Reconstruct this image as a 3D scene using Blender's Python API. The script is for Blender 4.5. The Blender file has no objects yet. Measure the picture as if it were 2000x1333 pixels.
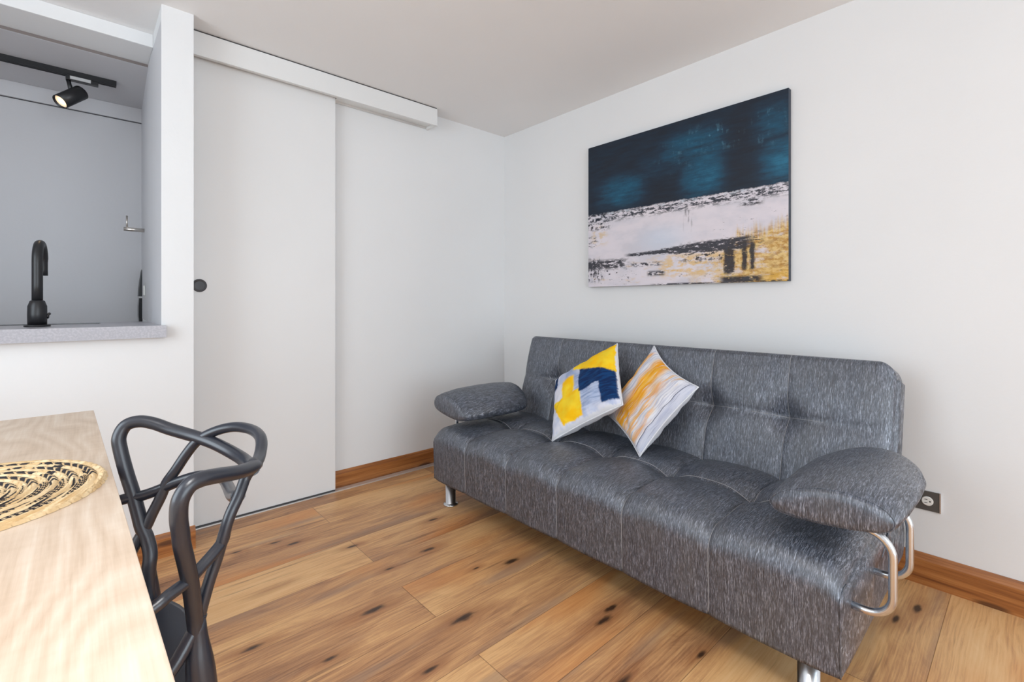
import bpy, bmesh, math, random
from mathutils import Vector, Matrix
random.seed(7)
PI = math.pi
SC = bpy.context.scene
COL = SC.collection

# ------------------------------------------------------------------ camera
F_PX, HORIZON, YAW, EYE = 926.0, 592.0, 42.25, 1.08
cam_d = bpy.data.cameras.new('camera')
cam = bpy.data.objects.new('camera', cam_d)
COL.objects.link(cam)
cam.location = (-2.402, -2.732, EYE)
cam.rotation_euler = (PI / 2, 0, -math.radians(YAW))
cam_d.sensor_width = 36.0
cam_d.lens = F_PX / 2000 * 36.0
cam_d.shift_y = -(666.5 - HORIZON) / 2000
cam_d.clip_start = 0.02
SC.camera = cam

# ------------------------------------------------------------------ light
SC.view_settings.view_transform = 'Standard'
SC.view_settings.look = 'None'
SC.view_settings.gamma = 1.0
SC.view_settings.use_curve_mapping = False
SC.view_settings.exposure = -0.23
W = bpy.data.worlds.new('sky')
SC.world = W
W.use_nodes = True
W.node_tree.nodes['Background'].inputs[0].default_value = (0.84, 0.92, 1.0, 1)
W.node_tree.nodes['Background'].inputs[1].default_value = 3.0


def area(name, loc, rot, sx, sy, power, col=(1, 1, 1), spread=180):
    d = bpy.data.lights.new(name, 'AREA')
    d.shape = 'RECTANGLE'
    d.size, d.size_y = sx, sy
    d.energy = power
    d.color = col
    d.spread = math.radians(spread)
    o = bpy.data.objects.new(name, d)
    o.location = loc
    o.rotation_euler = rot
    COL.objects.link(o)
    return o


# daylight pouring through the glazed opening behind the camera
area('window_daylight', (-1.9, -5.52, 1.25), (PI / 2, 0, 0), 2.6, 2.0, 54, (0.80, 0.915, 1.0))
area('side_fill', (-3.98, -1.55, 1.45), (PI / 2, 0, -PI / 2), 1.5, 1.5, 26, (0.80, 0.915, 1.0))  # unseen side source, added to even out brightness across the walls
# unseen overhead fill, added to lift the table, floor and ceiling
area('overhead_fill', (-2.6, -2.9, 2.33), (0, 0, 0), 0.6, 0.9, 22, (0.98, 0.975, 0.97), 120)

H = 2.352
YB, XL = -5.4, -3.9          # back wall and left wall of the room


# ------------------------------------------------------------------ node DSL
class E_:
    """small expression wrapper over node sockets"""
    def __init__(s, nt, sock):
        s.nt, s.s = nt, sock

    def _m(s, op, *a, clamp=False):
        n = s.nt.nodes.new('ShaderNodeMath')
        n.operation = op
        n.use_clamp = clamp
        for i, v in enumerate((s,) + a):
            if isinstance(v, E_):
                s.nt.links.new(v.s, n.inputs[i])
            else:
                n.inputs[i].default_value = v
        return E_(s.nt, n.outputs[0])

    def __add__(s, o): return s._m('ADD', o)
    __radd__ = __add__
    def __mul__(s, o): return s._m('MULTIPLY', o)
    __rmul__ = __mul__
    def __sub__(s, o): return s._m('SUBTRACT', o)
    def __rsub__(s, o): return (s * -1.0) + o
    def __truediv__(s, o): return s._m('DIVIDE', o)
    def abs(s): return s._m('ABSOLUTE')
    def floor(s): return s._m('FLOOR')
    def frac(s): return s._m('FRACT')
    def mod(s, o): return s._m('FLOORED_MODULO', o)
    def sin(s): return s._m('SINE')
    def pow(s, o): return s._m('POWER', o)
    def max(s, o): return s._m('MAXIMUM', o)
    def min(s, o): return s._m('MINIMUM', o)
    def clamp(s): return s._m('ADD', 0.0, clamp=True)

    def ss(s, a, b):
        """smoothstep between a and b (a may exceed b)"""
        n = s.nt.nodes.new('ShaderNodeMapRange')
        n.interpolation_type = 'SMOOTHSTEP'
        s.nt.links.new(s.s, n.inputs[0])
        if a < b:
            n.inputs[1].default_value, n.inputs[2].default_value = a, b
            n.inputs[3].default_value, n.inputs[4].default_value = 0, 1
        else:
            n.inputs[1].default_value, n.inputs[2].default_value = b, a
            n.inputs[3].default_value, n.inputs[4].default_value = 1, 0
        return E_(s.nt, n.outputs[0])

    def box(s, a, b, w):
        return s.ss(a - w, a + w) * s.ss(b + w, b - w)


class Mat:
    def __init__(m, name, rough=0.5, metal=0.0, col=(0.8, 0.8, 0.8), spec=0.5):
        m.m = bpy.data.materials.new(name)
        m.m.use_nodes = True
        m.nt = m.m.node_tree
        m.b = m.nt.nodes['Principled BSDF']
        m.b.inputs['Roughness'].default_value = rough
        m.b.inputs['Metallic'].default_value = metal
        m.b.inputs['Base Color'].default_value = (*col, 1)
        m.b.inputs['Specular IOR Level'].default_value = spec
        m._tc = None

    def coord(m, kind='Object'):
        if m._tc is None:
            m._tc = m.nt.nodes.new('ShaderNodeTexCoord')
        return m._tc.outputs[kind]

    def xyz(m, kind='Object'):
        n = m.nt.nodes.new('ShaderNodeSeparateXYZ')
        m.nt.links.new(m.coord(kind), n.inputs[0])
        return [E_(m.nt, n.outputs[i]) for i in range(3)]

    def comb(m, x, y, z):
        n = m.nt.nodes.new('ShaderNodeCombineXYZ')
        for i, v in enumerate((x, y, z)):
            if isinstance(v, E_):
                m.nt.links.new(v.s, n.inputs[i])
            else:
                n.inputs[i].default_value = v
        return n.outputs[0]

    def noise(m, vec, scale=1.0, detail=3.0, rough=0.5, dist=0.0):
        n = m.nt.nodes.new('ShaderNodeTexNoise')
        n.inputs['Scale'].default_value = scale
        n.inputs['Detail'].default_value = detail
        n.inputs['Roughness'].default_value = rough
        n.inputs['Distortion'].default_value = dist
        m.nt.links.new(vec, n.inputs['Vector'])
        return E_(m.nt, n.outputs[0])

    def white(m, vec):
        n = m.nt.nodes.new('ShaderNodeTexWhiteNoise')
        n.noise_dimensions = '3D'
        m.nt.links.new(vec, n.inputs['Vector'])
        return E_(m.nt, n.outputs['Value'])

    def mix(m, fac, a, b):
        n = m.nt.nodes.new('ShaderNodeMix')
        n.data_type = 'RGBA'
        if isinstance(fac, E_):
            m.nt.links.new(fac.s, n.inputs[0])
        else:
            n.inputs[0].default_value = fac
        for v, i in ((a, 6), (b, 7)):
            if isinstance(v, tuple):
                n.inputs[i].default_value = (*v, 1)
            else:
                m.nt.links.new(v, n.inputs[i])
        return n.outputs[2]

    def ramp(m, fac, stops, interp='LINEAR'):
        n = m.nt.nodes.new('ShaderNodeValToRGB')
        cr = n.color_ramp
        cr.interpolation = interp
        while len(cr.elements) < len(stops):
            cr.elements.new(0.5)
        for e, (p, c) in zip(cr.elements, stops):
            e.position = p
            e.color = (*c, 1)
        m.nt.links.new(fac.s, n.inputs[0])
        return n.outputs[0]

    def color(m, sock):
        m.nt.links.new(sock, m.b.inputs['Base Color'])

    def rough(m, e):
        m.nt.links.new(e.s, m.b.inputs['Roughness'])

    def bump(m, e, dist=0.001, strength=1.0):
        n = m.nt.nodes.new('ShaderNodeBump')
        n.inputs['Distance'].default_value = dist
        n.inputs['Strength'].default_value = strength
        m.nt.links.new(e.s, n.inputs['Height'])
        m.nt.links.new(n.outputs[0], m.b.inputs['Normal'])


def srgb(r, g, b):
    f = lambda c: (c / 255 / 12.92) if c / 255 <= 0.04045 else ((c / 255 + 0.055) / 1.055) ** 2.4
    return (f(r), f(g), f(b))


# ------------------------------------------------------------------ materials
def paint(name, col, rough=0.55, bump=0.0004, sc=60):
    m = Mat(name, rough, col=col, spec=0.3)
    v = m.coord()
    n = m.noise(v, sc, 4)
    big = m.noise(v, 1.3, 2)
    m.color(m.mix(big.ss(0.3, 0.7), col, tuple(c * 0.975 for c in col)))
    m.bump(n, bump)
    return m.m


M_wall = paint('wall_paint', (0.80, 0.805, 0.81))
M_ceil = paint('ceiling_paint', (0.86, 0.85, 0.845), 0.7)
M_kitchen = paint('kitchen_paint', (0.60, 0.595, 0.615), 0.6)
M_door = paint('door_laminate', (0.80, 0.80, 0.80), 0.38, 0.00015, 25)
M_header = paint('header_board', (0.80, 0.80, 0.795), 0.45)


def wood_floor():
    m = Mat('oak_floor_planks', 0.4)
    x, y, z = m.xyz()
    Wd, Ln = 0.235, 1.5
    ry = (y + 1.35) / Wd
    row = ry.floor()
    fy = ry.frac()
    odd = row.mod(2.0)
    jit = m.white(m.comb(row, 3.1, 0.7))
    off = odd * 0.75
    rx = (x + 1.5 + off) / Ln
    colm = rx.floor()
    fx = rx.frac()
    rnd = m.white(m.comb(row, colm, 1.0))
    rnd2 = m.white(m.comb(row, colm, 5.3))
    # grain stretched along x
    seed = rnd * 37.0
    warp = m.noise(m.comb(x * 1.3, y * 5.0, seed), 1.0, 3)
    fine = m.noise(m.comb(x * 5.0 + seed, y * 170.0 + warp * 8.0, seed), 1.0, 4, 0.6)
    mid = m.noise(m.comb(x * 2.4 + seed, y * 17.0 + warp * 5.0, seed), 1.0, 6, 0.72, 1.2)
    broad = m.noise(m.comb(x * 0.9 + seed, y * 5.0, seed), 1.0, 3, 0.55)
    f = mid * 0.36 + broad * 0.56 + fine * 0.40 + (rnd2 - 0.5) * 0.15 - 0.115
    c = m.ramp(f, [(0.30, srgb(106, 70, 48)), (0.42, srgb(164, 118, 82)), (0.52, srgb(196, 147, 101)),
                   (0.62, srgb(220, 173, 119)), (0.8, srgb(232, 192, 142))])
    # orange and greyish zones
    warm = m.noise(m.comb(x * 1.1, y * 3.5, seed + 9.0), 1.0, 2).ss(0.5, 0.68)
    c = m.mix(warm * 0.62, c, srgb(204, 130, 66))
    grey = m.noise(m.comb(x * 1.3, y * 9.0, seed + 21.0), 1.0, 3).ss(0.55, 0.70)
    c = m.mix(grey * 0.55, c, srgb(152, 124, 104))
    streak = m.noise(m.comb(x * 1.8, y * 32.0, seed + 4.0), 1.0, 3, 0.6).ss(0.635, 0.73)
    c = m.mix(streak * 0.5, c, srgb(96, 62, 44))
    # knots : stretched voronoi
    n = m.nt.nodes.new('ShaderNodeTexVoronoi')
    n.voronoi_dimensions = '3D'
    n.inputs['Scale'].default_value = 1.0
    wx = m.noise(m.comb(x * 7.0, y * 20.0, 2.0), 1.0, 3)
    m.nt.links.new(m.comb(x * 1.7 + wx * 0.22, y * 7.0 + wx * 0.16, row * 3.7), n.inputs['Vector'])
    d = E_(m.nt, n.outputs['Distance'])
    nc = m.nt.nodes.new('ShaderNodeSeparateColor')
    m.nt.links.new(n.outputs['Color'], nc.inputs[0])
    pick = E_(m.nt, nc.outputs[0]).ss(0.82, 0.86)
    halo = d.ss(0.30, 0.04) * pick
    knot = d.ss(0.13, 0.05) * pick * fine.ss(0.3, 0.45)
    # the large knots one can make out on the open floor
    wx2 = (m.noise(m.comb(x * 22.0, y * 60.0, 8.0), 1.0, 3) - 0.5) * 0.9
    for kx, ky, kr in [(-1.641, -1.171, 1), (-1.433, -1.418, 1.1), (-1.073, -1.263, 1), (-1.282, -0.951, 0.8), (-1.019, -1.728, 0.8), (-1.087, -1.75, 0.9), (-1.757, -0.436, 0.6), (-1.694, -0.5, 0.7), (-2.006, -1.089, 0.7), (-1.844, -1.296, 0.6), (-1.645, -1.537, 0.6), (-1.513, -0.7, 0.6), (-1.108, -0.72, 0.6), (-1.477, -0.973, 0.5), (-1.421, -0.067, 0.5), (-0.218, -2.455, 0.8), (-0.343, -2.415, 0.7), (-1.214, -1.207, 0.4), (-0.994, -2.046, 0.6), (-1.908, -0.411, 0.5)]:
        dk_ = (((x - kx) / (0.060 * kr)).pow(2.0) + ((y - ky + (x - kx) * 0.06) / (0.019 * kr)).pow(2.0))._m('SQRT') + wx2
        knot = knot.max(dk_.ss(1.0, 0.25))
        halo = halo.max(dk_.ss(3.4, 0.6) * 0.9)
    c = m.mix(halo * 0.55, c, srgb(140, 84, 48))
    c = m.mix(knot * 0.92, c, srgb(44, 30, 24))
    # seams
    seam = (fy - 0.5).abs().ss(0.4925, 0.4985).max((fx - 0.5).abs().ss(0.4988, 0.4996))
    c = m.mix(seam * 0.5, c, srgb(84, 54, 34))
    m.color(c)
    m.rough(fine * 0.14 + 0.34)
    m.bump(fine * 0.5 - seam * 1.5 - knot * 0.6, 0.0008, 0.6)
    return m.m


M_floor = wood_floor()


def wood_base(name, axis):
    m = Mat(name, 0.42)
    x, y, z = m.xyz()
    a, b = (x, z) if axis == 'x' else (y, z)
    g = m.noise(m.comb(a * 2.0, b * 50.0, 3.0), 1.0, 4, 0.6, 0.5)
    g2 = m.noise(m.comb(a * 5.0, b * 220.0, 8.0), 1.0, 3)
    c = m.ramp(g * 0.7 + g2 * 0.3, [(0.3, srgb(112, 62, 26)), (0.5, srgb(160, 100, 50)), (0.7, srgb(188, 128, 72))])
    n = m.nt.nodes.new('ShaderNodeTexVoronoi')
    n.inputs['Scale'].default_value = 1.0
    m.nt.links.new(m.comb(a * 2.3, b * 10.0, 0.4), n.inputs['Vector'])
    k = E_(m.nt, n.outputs['Distance']).ss(0.15, 0.06)
    c = m.mix(k * 0.8, c, srgb(66, 34, 16))
    m.color(c)
    m.bump(g2, 0.0005)
    return m.m


M_baseA = wood_base('oak_skirting_long', 'x')
M_baseB = wood_base('oak_skirting_side', 'y')


def wood_table():
    m = Mat('pale_oak_laminate', 0.42, spec=0.4)
    x, y, z = m.xyz()
    w = m.noise(m.comb(x * 4.0, y * 1.6, 1.0), 1.0, 2)
    rings = ((x * 26.0 + w * 9.0 + m.noise(m.comb(x * 2.0, y * 0.8, 4.0), 1.0, 1) * 12.0) * 1.0).frac()
    ring = (rings - 0.5).abs() * 2.0
    fine = m.noise(m.comb(x * 170.0, y * 6.0, 2.0), 1.0, 4, 0.6)
    rip = m.noise(m.comb(x * 12.0, y * 55.0, 6.0), 1.0, 2)
    f = ring * 0.17 + fine * 0.46 + w * 0.38 + rip * 0.14 - 0.05
    c = m.ramp(f, [(0.25, srgb(184, 160, 136)), (0.5, srgb(206, 185, 164)), (0.75, srgb(222, 207, 190))])
    m.color(c)
    m.rough(fine * 0.15 + 0.36)
    m.bump(fine, 0.0002)
    return m.m


M_table = wood_table()
M_tedge = Mat('table_edge_band', 0.45, col=srgb(214, 190, 158)).m


def fabric(name='grey_woven_vinyl'):
    m = Mat(name, 0.38, spec=1.0)
    x, y, z = m.xyz()
    s1 = m.noise(m.comb(x * 34.0, y * 330.0, z * 34.0), 1.0, 3, 0.65, 0.7)
    s2 = m.noise(m.comb(x * 90.0, y * 700.0, z * 90.0), 1.0, 2, 0.6)
    t = m.noise(m.comb(x * 7.0, y * 14.0, z * 7.0), 1.0, 2)
    f = s1 * 0.62 + s2 * 0.38
    c = m.ramp(f, [(0.32, srgb(32, 37, 46)), (0.46, srgb(66, 72, 83)), (0.55, srgb(96, 102, 115)), (0.67, srgb(174, 181, 195))])
    c = m.mix(t.ss(0.3, 0.7) * 0.25, c, srgb(84, 84, 84))
    m.color(c)
    m.rough(f.ss(0.35, 0.65) * -0.16 + 0.43)
    m.bump(f, 0.0020, 0.85)
    # woven fibres run up the front and over the seat: anisotropic sheen across them
    tg = m.nt.nodes.new('ShaderNodeTangent')
    tg.direction_type = 'RADIAL'
    tg.axis = 'Y'
    m.nt.links.new(tg.outputs[0], m.b.inputs['Tangent'])
    m.b.inputs['Anisotropic'].default_value = 0.85
    m.b.inputs['Anisotropic Rotation'].default_value = 0.25
    m.b.inputs['Metallic'].default_value = 0.15
    return m.m


M_fab = fabric()
M_stitch = Mat('seam_thread', 0.55, col=srgb(150, 150, 152)).m
M_chrome = Mat('brushed_chrome', 0.25, 1.0, (0.66, 0.69, 0.73)).m
M_steel = Mat('satin_steel', 0.32, 1.0, (0.66, 0.62, 0.58)).m
M_alu = Mat('aluminium_track', 0.35, 0.7, (0.78, 0.77, 0.75)).m
M_black = Mat('matt_black_metal', 0.38, 0.0, (0.012, 0.012, 0.014), 0.5).m
M_blackplastic = Mat('black_polypropylene', 0.29, 0.0, (0.019, 0.022, 0.032), 0.7)
_x = M_blackplastic
_x.bump(_x.noise(_x.coord(), 900, 2), 0.0002, 0.5)
M_blackplastic = _x.m
M_dkgrey = Mat('dark_grey_knob', 0.45, 0.3, (0.06, 0.06, 0.065)).m
M_counter = Mat('grey_quartz', 0.3, col=(0.42, 0.41, 0.45))
_x = M_counter
_x.color(_x.mix(_x.noise(_x.coord(), 140, 4).ss(0.4, 0.65), (0.38, 0.37, 0.405), (0.45, 0.44, 0.475)))
M_counter = _x.m
M_white = Mat('white_plastic', 0.35, col=(0.78, 0.77, 0.74)).m
M_plate = Mat('grey_outlet_plate', 0.4, 0.4, (0.11, 0.105, 0.10)).m
M_adapter = Mat('grey_adapter', 0.4, col=(0.5, 0.5, 0.5)).m
M_pink = Mat('dark_glass', 0.12, col=(0.01, 0.01, 0.012)).m
M_sink = Mat('sink_basin', 0.3, 0.9, (0.12, 0.12, 0.12)).m
M_lamp = Mat('lamp_glow', 0.5, col=(1, 0.8, 0.6))
M_lamp.b.inputs['Emission Color'].default_value = (1.0, 0.66, 0.36, 1)
M_lamp.b.inputs['Emission Strength'].default_value = 1.6
_x, _y, _z = M_lamp.xyz()
_r = (_x * _x + _y * _y)._m('SQRT')
M_lamp.nt.links.new((_r.ss(0.03, 0.0) * 3.2 + 0.55).s, M_lamp.b.inputs['Emission Strength'])
M_lamp = M_lamp.m


def canvas_mat():
    """abstract seascape painting; object space: u along the picture, v up (0..1)"""
    m = Mat('abstract_canvas', 0.5, spec=0.35)
    x, y, z = m.xyz()
    u = y * -1.0 / 1.145
    v = z / 0.875
    P = lambda su, sv, k, d=3, r=0.6, di=0.0: m.noise(m.comb(u * su, v * sv, k), 1.0, d, r, di)
    # -- dark upper field
    base = P(3.5, 3.0, 1, 4)
    brush = P(10, 45, 2, 4)
    vert = P(60, 6, 3, 3)
    teal0 = (u.box(0.08, 0.36, 0.10) * v.box(0.55, 0.74, 0.07) * 0.85).max(
        u.box(0.56, 0.74, 0.08) * v.box(0.52, 0.76, 0.09) * 1.05).max(
        u.box(0.90, 1.05, 0.07) * v.box(0.53, 0.74, 0.09) * 1.15).max(
        u.box(0.44, 0.76, 0.10) * v.box(0.72, 0.92, 0.08) * 0.75).max(
        u.box(0.86, 1.02, 0.05) * v.box(0.74, 0.95, 0.07) * 0.55).max(
        u.box(0.3, 0.56, 0.08) * v.box(0.66, 0.84, 0.08) * 0.35).max(u.box(-0.1, 1.1, 0.1) * 0.10)
    teal = teal0
    tex = P(6, 14, 50, 6, 0.75)
    dk = (u.box(0.37, 0.50, 0.06) * v.box(0.40, 0.68, 0.07)).max(u.box(0.76, 0.86, 0.05) * v.box(0.50, 0.98, 0.10) * 0.9)
    t = (teal * ((tex - 0.5) * 1.6 + brush * 0.5 + base * 0.4 + 0.2) * (dk * -0.75 + 1.0) + (brush - 0.5) * 0.25 + 0.02).clamp()
    dark = m.ramp(t, [(0.0, srgb(24, 30, 42)), (0.25, srgb(25, 48, 68)), (0.6, srgb(24, 78, 104)), (1.0, srgb(36, 106, 136))])
    wisp = (P(16, 20, 5, 5, 0.7) * 0.6 + vert * 0.4).ss(0.53, 0.68) * (
        u.box(0.58, 0.80, 0.07) * v.box(0.78, 0.92, 0.05)).max(u.box(0.88, 0.99, 0.04) * v.box(0.74, 0.93, 0.05)).max(
        u.box(0.44, 0.60, 0.06) * v.box(0.70, 0.86, 0.05) * 0.7)
    dark = m.mix(wisp * 0.5, dark, srgb(105, 165, 188))
    # -- pale lower field
    pale = m.mix(P(4, 6, 7, 4).ss(0.4, 0.65), srgb(222, 215, 222), srgb(204, 201, 210))
    pale = m.mix(u.box(0.35, 0.55, 0.10) * v.box(0.22, 0.36, 0.06) * 0.5, pale, srgb(200, 214, 232))
    pale = m.mix(P(9, 30, 8, 4).ss(0.56, 0.70) * v.ss(0.3, 0.05) * 0.6, pale, srgb(214, 180, 130))
    # gold
    spikes = P(34, 1.6, 11, 4, 0.7)
    gtop = (u - 0.55) * 0.42 + spikes * 0.34 + u.box(0.78, 0.90, 0.03) * 0.06 - 0.05
    gold1 = (v - gtop).ss(0.03, -0.07) * u.ss(0.50, 0.74)
    gpatch = P(14, 22, 12, 5, 0.7)
    gold1 = gold1 * (gpatch + u * 0.55).ss(0.78, 1.0)
    gcol = m.mix(P(30, 40, 13, 5, 0.7).ss(0.42, 0.6), srgb(222, 192, 130), srgb(190, 144, 72))
    gcol = m.mix(u.ss(0.84, 1.0) * P(20, 30, 14, 4).ss(0.5, 0.62) * 0.7, gcol, srgb(146, 98, 44))
    gcol = m.mix(v.ss(0.10, 0.0) * u.ss(0.86, 0.97) * 0.8, gcol, srgb(222, 172, 62))
    c = m.mix(gold1, pale, gcol)
    g2 = (u.box(0.42, 0.80, 0.10) * v.box(0.05, 0.18, 0.03)) * P(16, 26, 15, 4, 0.7).ss(0.44, 0.58)
    c = m.mix(g2 * 0.8, c, srgb(222, 184, 112))
    g3 = (u.box(0.03, 0.12, 0.03) * v.box(0.30, 0.42, 0.03)) * P(20, 26, 16, 4).ss(0.45, 0.6)
    c = m.mix(g3 * 0.7, c, srgb(214, 186, 140))
    # black marks
    rag = P(26, 60, 17, 5, 0.75)
    rag2 = P(60, 26, 18, 5, 0.75)
    streak = (v - (u * 0.028 + 0.197) + (rag - 0.5) * 0.05).abs()
    k = (streak - u.ss(0.3, 0.72) * 0.024).ss(0.014, 0.004) * u.box(0.25, 0.86, 0.03) * rag.ss(0.36, 0.46)
    k = k.max(u.box(0.55, 0.78, 0.05) * v.box(0.13, 0.245, 0.02) * (rag * 0.6 + rag2 * 0.4).ss(0.50, 0.55))
    for a, b, lo, hi in ((0.745, 0.79, 0.05, 0.235), (0.822, 0.842, 0.07, 0.23), (0.853, 0.872, 0.07, 0.22)):
        k = k.max((u + (rag2 - 0.5) * 0.03).box(a, b, 0.006) * (v + (rag - 0.5) * 0.05).box(lo, hi, 0.008) * rag.ss(0.30, 0.42))
    k = k.max(u.box(0.80, 0.90, 0.02) * v.box(0.20, 0.27, 0.02) * rag.ss(0.50, 0.56))
    k = k.max(u.box(-0.1, 0.25, 0.04) * v.box(0.12, 0.185, 0.015) * (rag + 0.06 - u * 0.25).ss(0.46, 0.52))
    k = k.max(u.box(-0.1, 0.09, 0.03) * v.box(0.04, 0.2, 0.02) * rag2.ss(0.49, 0.55))
    k = k.max(u.box(0.0, 0.30, 0.03) * v.box(0.02, 0.16, 0.03) * (rag * 0.6 + rag2 * 0.4).ss(0.555, 0.59))
    k = k.max(u.box(0.5, 0.8, 0.04) * v.box(0.04, 0.16, 0.03) * (rag2 * 0.7 + rag * 0.3).ss(0.575, 0.61) * 0.8)
    k = k.max(u.box(0.37, 0.46, 0.01) * v.box(0.06, 0.09, 0.01) * rag.ss(0.42, 0.5))
    k = k.max((v + (rag - 0.5) * 0.03).box(0.125, 0.15, 0.004) * u.box(0.27, 0.44, 0.03) * rag.ss(0.48, 0.54))
    k = k.max((v + (rag - 0.5) * 0.03).box(0.0, 0.035, 0.008) * u.box(0.73, 0.90, 0.02) * rag.ss(0.36, 0.44))
    k = k.max(v.box(-0.1, 0.008, 0.004) * u.box(0.4, 1.1, 0.05) * rag.ss(0.44, 0.52))
    k = k.max(u.box(-0.1, 0.14, 0.03) * v.box(0.40, 0.53, 0.015) * (rag * 0.5 + rag2 * 0.5).ss(0.50, 0.54))
    k = k.max(u.box(0.0, 0.06, 0.02) * v.box(0.28, 0.36, 0.015) * rag.ss(0.53, 0.57))
    k = k.max(u.box(0.82, 0.90, 0.02) * v.box(0.42, 0.455, 0.01) * rag.ss(0.47, 0.53))
    k = k.max(u.box(0.56, 0.60, 0.008) * v.box(0.33, 0.47, 0.03) * P(90, 10, 21, 4).ss(0.5, 0.6) * 0.55)
    k = k.max(u.box(0.70, 1.1, 0.05) * v.box(0.02, 0.40, 0.05) * rag.ss(0.625, 0.66) * 0.8)
    c = m.mix(k * 0.95, c, srgb(28, 30, 42))
    # -- boundary
    e = v + (P(20, 8, 30, 5, 0.75) - 0.5) * 0.035 - 0.512
    c = m.mix(e.ss(-0.004, 0.006), c, dark)
    sp = (e + 0.028).abs().ss(0.05, 0.012) * (rag * 0.8 + rag2 * 0.2).ss(0.48, 0.53) * u.box(-0.1, 1.1, 0.01)
    c = m.mix(sp * 0.95, c, srgb(22, 30, 44))
    hl = (e + 0.006).abs().ss(0.012, 0.003) * P(30, 40, 33, 3).ss(0.5, 0.6)
    c = m.mix(hl * 0.6, c, srgb(196, 204, 214))
    m.color(c)
    m.bump(P(120, 120, 40, 2), 0.0004, 0.5)
    return m.m


M_canvas = canvas_mat()
M_canvas_side = Mat('canvas_side', 0.6, col=srgb(48, 58, 72)).m


def pillow_mat(kind):
    m = Mat('cushion_print_' + kind, 0.75, spec=0.2)
    tc = m.nt.nodes.new('ShaderNodeUVMap')
    tc.uv_map = 'UVMap'
    sp = m.nt.nodes.new('ShaderNodeSeparateXYZ')
    m.nt.links.new(tc.outputs[0], sp.inputs[0])
    a, b = E_(m.nt, sp.outputs[0]), E_(m.nt, sp.outputs[1])
    P = lambda sa, sb, k, d=3, r=0.6: m.noise(m.comb(a * sa, b * sb, k), 1.0, d, r)
    if kind == 'patches':
        wa = (P(9, 9, 1, 4) - 0.5) * 0.05
        wf = (P(60, 12, 2, 3) - 0.5) * 0.03
        A, B = a + wa, b + wa + wf
        c = m.mix(P(4, 3, 3, 3).ss(0.42, 0.62), srgb(228, 228, 238), srgb(188, 198, 224))
        c = m.mix((A.box(0.42, 0.92, 0.07) * B.box(0.08, 0.75, 0.08)) * 0.75, c, m.mix(P(5, 30, 4, 3).ss(0.35, 0.65), srgb(118, 142, 186), srgb(176, 192, 222)))
        c = m.mix((A.box(0.28, 0.46, 0.03) * B.box(0.55, 1.1, 0.05)) * 0.6, c, srgb(140, 160, 198))
        yel = m.mix(P(5, 5, 6, 4).ss(0.35, 0.65), srgb(255, 196, 10), srgb(252, 216, 50))
        y1 = A.ss(0.37, 0.42) * (B + A * 0.56).ss(1.045, 1.08)
        y2 = (A.box(0.04, 0.52, 0.014) * B.box(0.05, 0.45, 0.014) * (B + A * 2.05).ss(0.50, 0.56)).max(A.box(0.23, 0.42, 0.02) * B.box(0.35, 0.73, 0.03))
        nav = m.mix(P(6, 30, 8, 3).ss(0.4, 0.62), srgb(12, 40, 84), srgb(16, 62, 112))
        n1 = (A.box(0.50, 0.93, 0.010) * B.box(0.40, 0.93, 0.012)).max(A.box(0.79, 0.99, 0.012) * B.box(0.08, 0.55, 0.014))
        n2 = (A.box(-0.1, 0.13, 0.012) * B.box(0.68, 0.97, 0.014)).max(A.box(0.15, 0.30, 0.012) * B.box(0.95, 1.2, 0.01))
        c = m.mix(y2, c, yel)
        c = m.mix(n1.max(n2), c, nav)
        c = m.mix(y1, c, yel)
        border = B.ss(0.035, 0.015).max(A.ss(0.985, 0.995))
        c = m.mix(border, c, (0.74, 0.75, 0.79))
    else:
        warp = (P(2.2, 2.5, 1, 3) - 0.5) * 0.16
        B = b + warp
        f = P(2.2, 26, 3, 4, 0.65)
        g = P(1.6, 9, 5, 4, 0.6)
        white = m.mix(P(3, 40, 7, 4).ss(0.42, 0.62), srgb(232, 232, 238), srgb(196, 198, 214))
        yel = m.mix(P(2.4, 20, 9, 4).ss(0.38, 0.6), srgb(246, 186, 66), srgb(238, 160, 40))
        yel = m.mix(P(3, 22, 10, 3).ss(0.52, 0.66) * 0.7, yel, srgb(244, 206, 150))
        B = B - a * a * 0.10 + 0.04
        mask = B.box(0.44, 0.70, 0.06) * (f + 0.30).ss(0.64, 0.76)
        mask = mask.max(B.box(0.26, 0.44, 0.04) * (f + 0.12).ss(0.56, 0.68) * 0.8 * a.ss(0.95, 0.6))
        mask = mask.max(B.box(0.85, 1.2, 0.04) * (f + 0.3).ss(0.58, 0.74) * 0.95)
        mask = mask * (a + b).ss(1.90, 1.84)
        mask = mask.max(B.box(0.14, 0.40, 0.05) * g.ss(0.50, 0.62) * 0.75)
        mask = mask.max((1.0 - a) .ss(0.84, 1.0) * B.box(0.2, 0.7, 0.1) * f.ss(0.40, 0.55) * 0.8)
        c = m.mix(mask, white, yel)
        c = m.mix(P(2, 60, 12, 3).ss(0.62, 0.7) * 0.55, c, srgb(104, 108, 132))
        c = m.mix(b.ss(0.10, 0.07) * 0.5, c, srgb(176, 182, 204))
        crease = (b - 0.085 + (P(5, 2, 14, 2) - 0.5) * 0.02).abs().ss(0.008, 0.002)
        c = m.mix(crease * 0.8, c, srgb(70, 74, 100))
        c = m.mix(a.ss(0.045, 0.03) * 0.8, c, (0.72, 0.72, 0.78))
    m.color(c)
    m.bump(P(220, 220, 20, 2), 0.0005, 0.4)
    return m.m


M_pilA = pillow_mat('patches')
M_pilB = pillow_mat('stripes')
_x = Mat('white_cushion_cloth', 0.8, col=(0.74, 0.75, 0.79), spec=0.2)
_x.bump(_x.noise(_x.coord(), 30, 3), 0.003, 0.5)
M_pilW = _x.m

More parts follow.
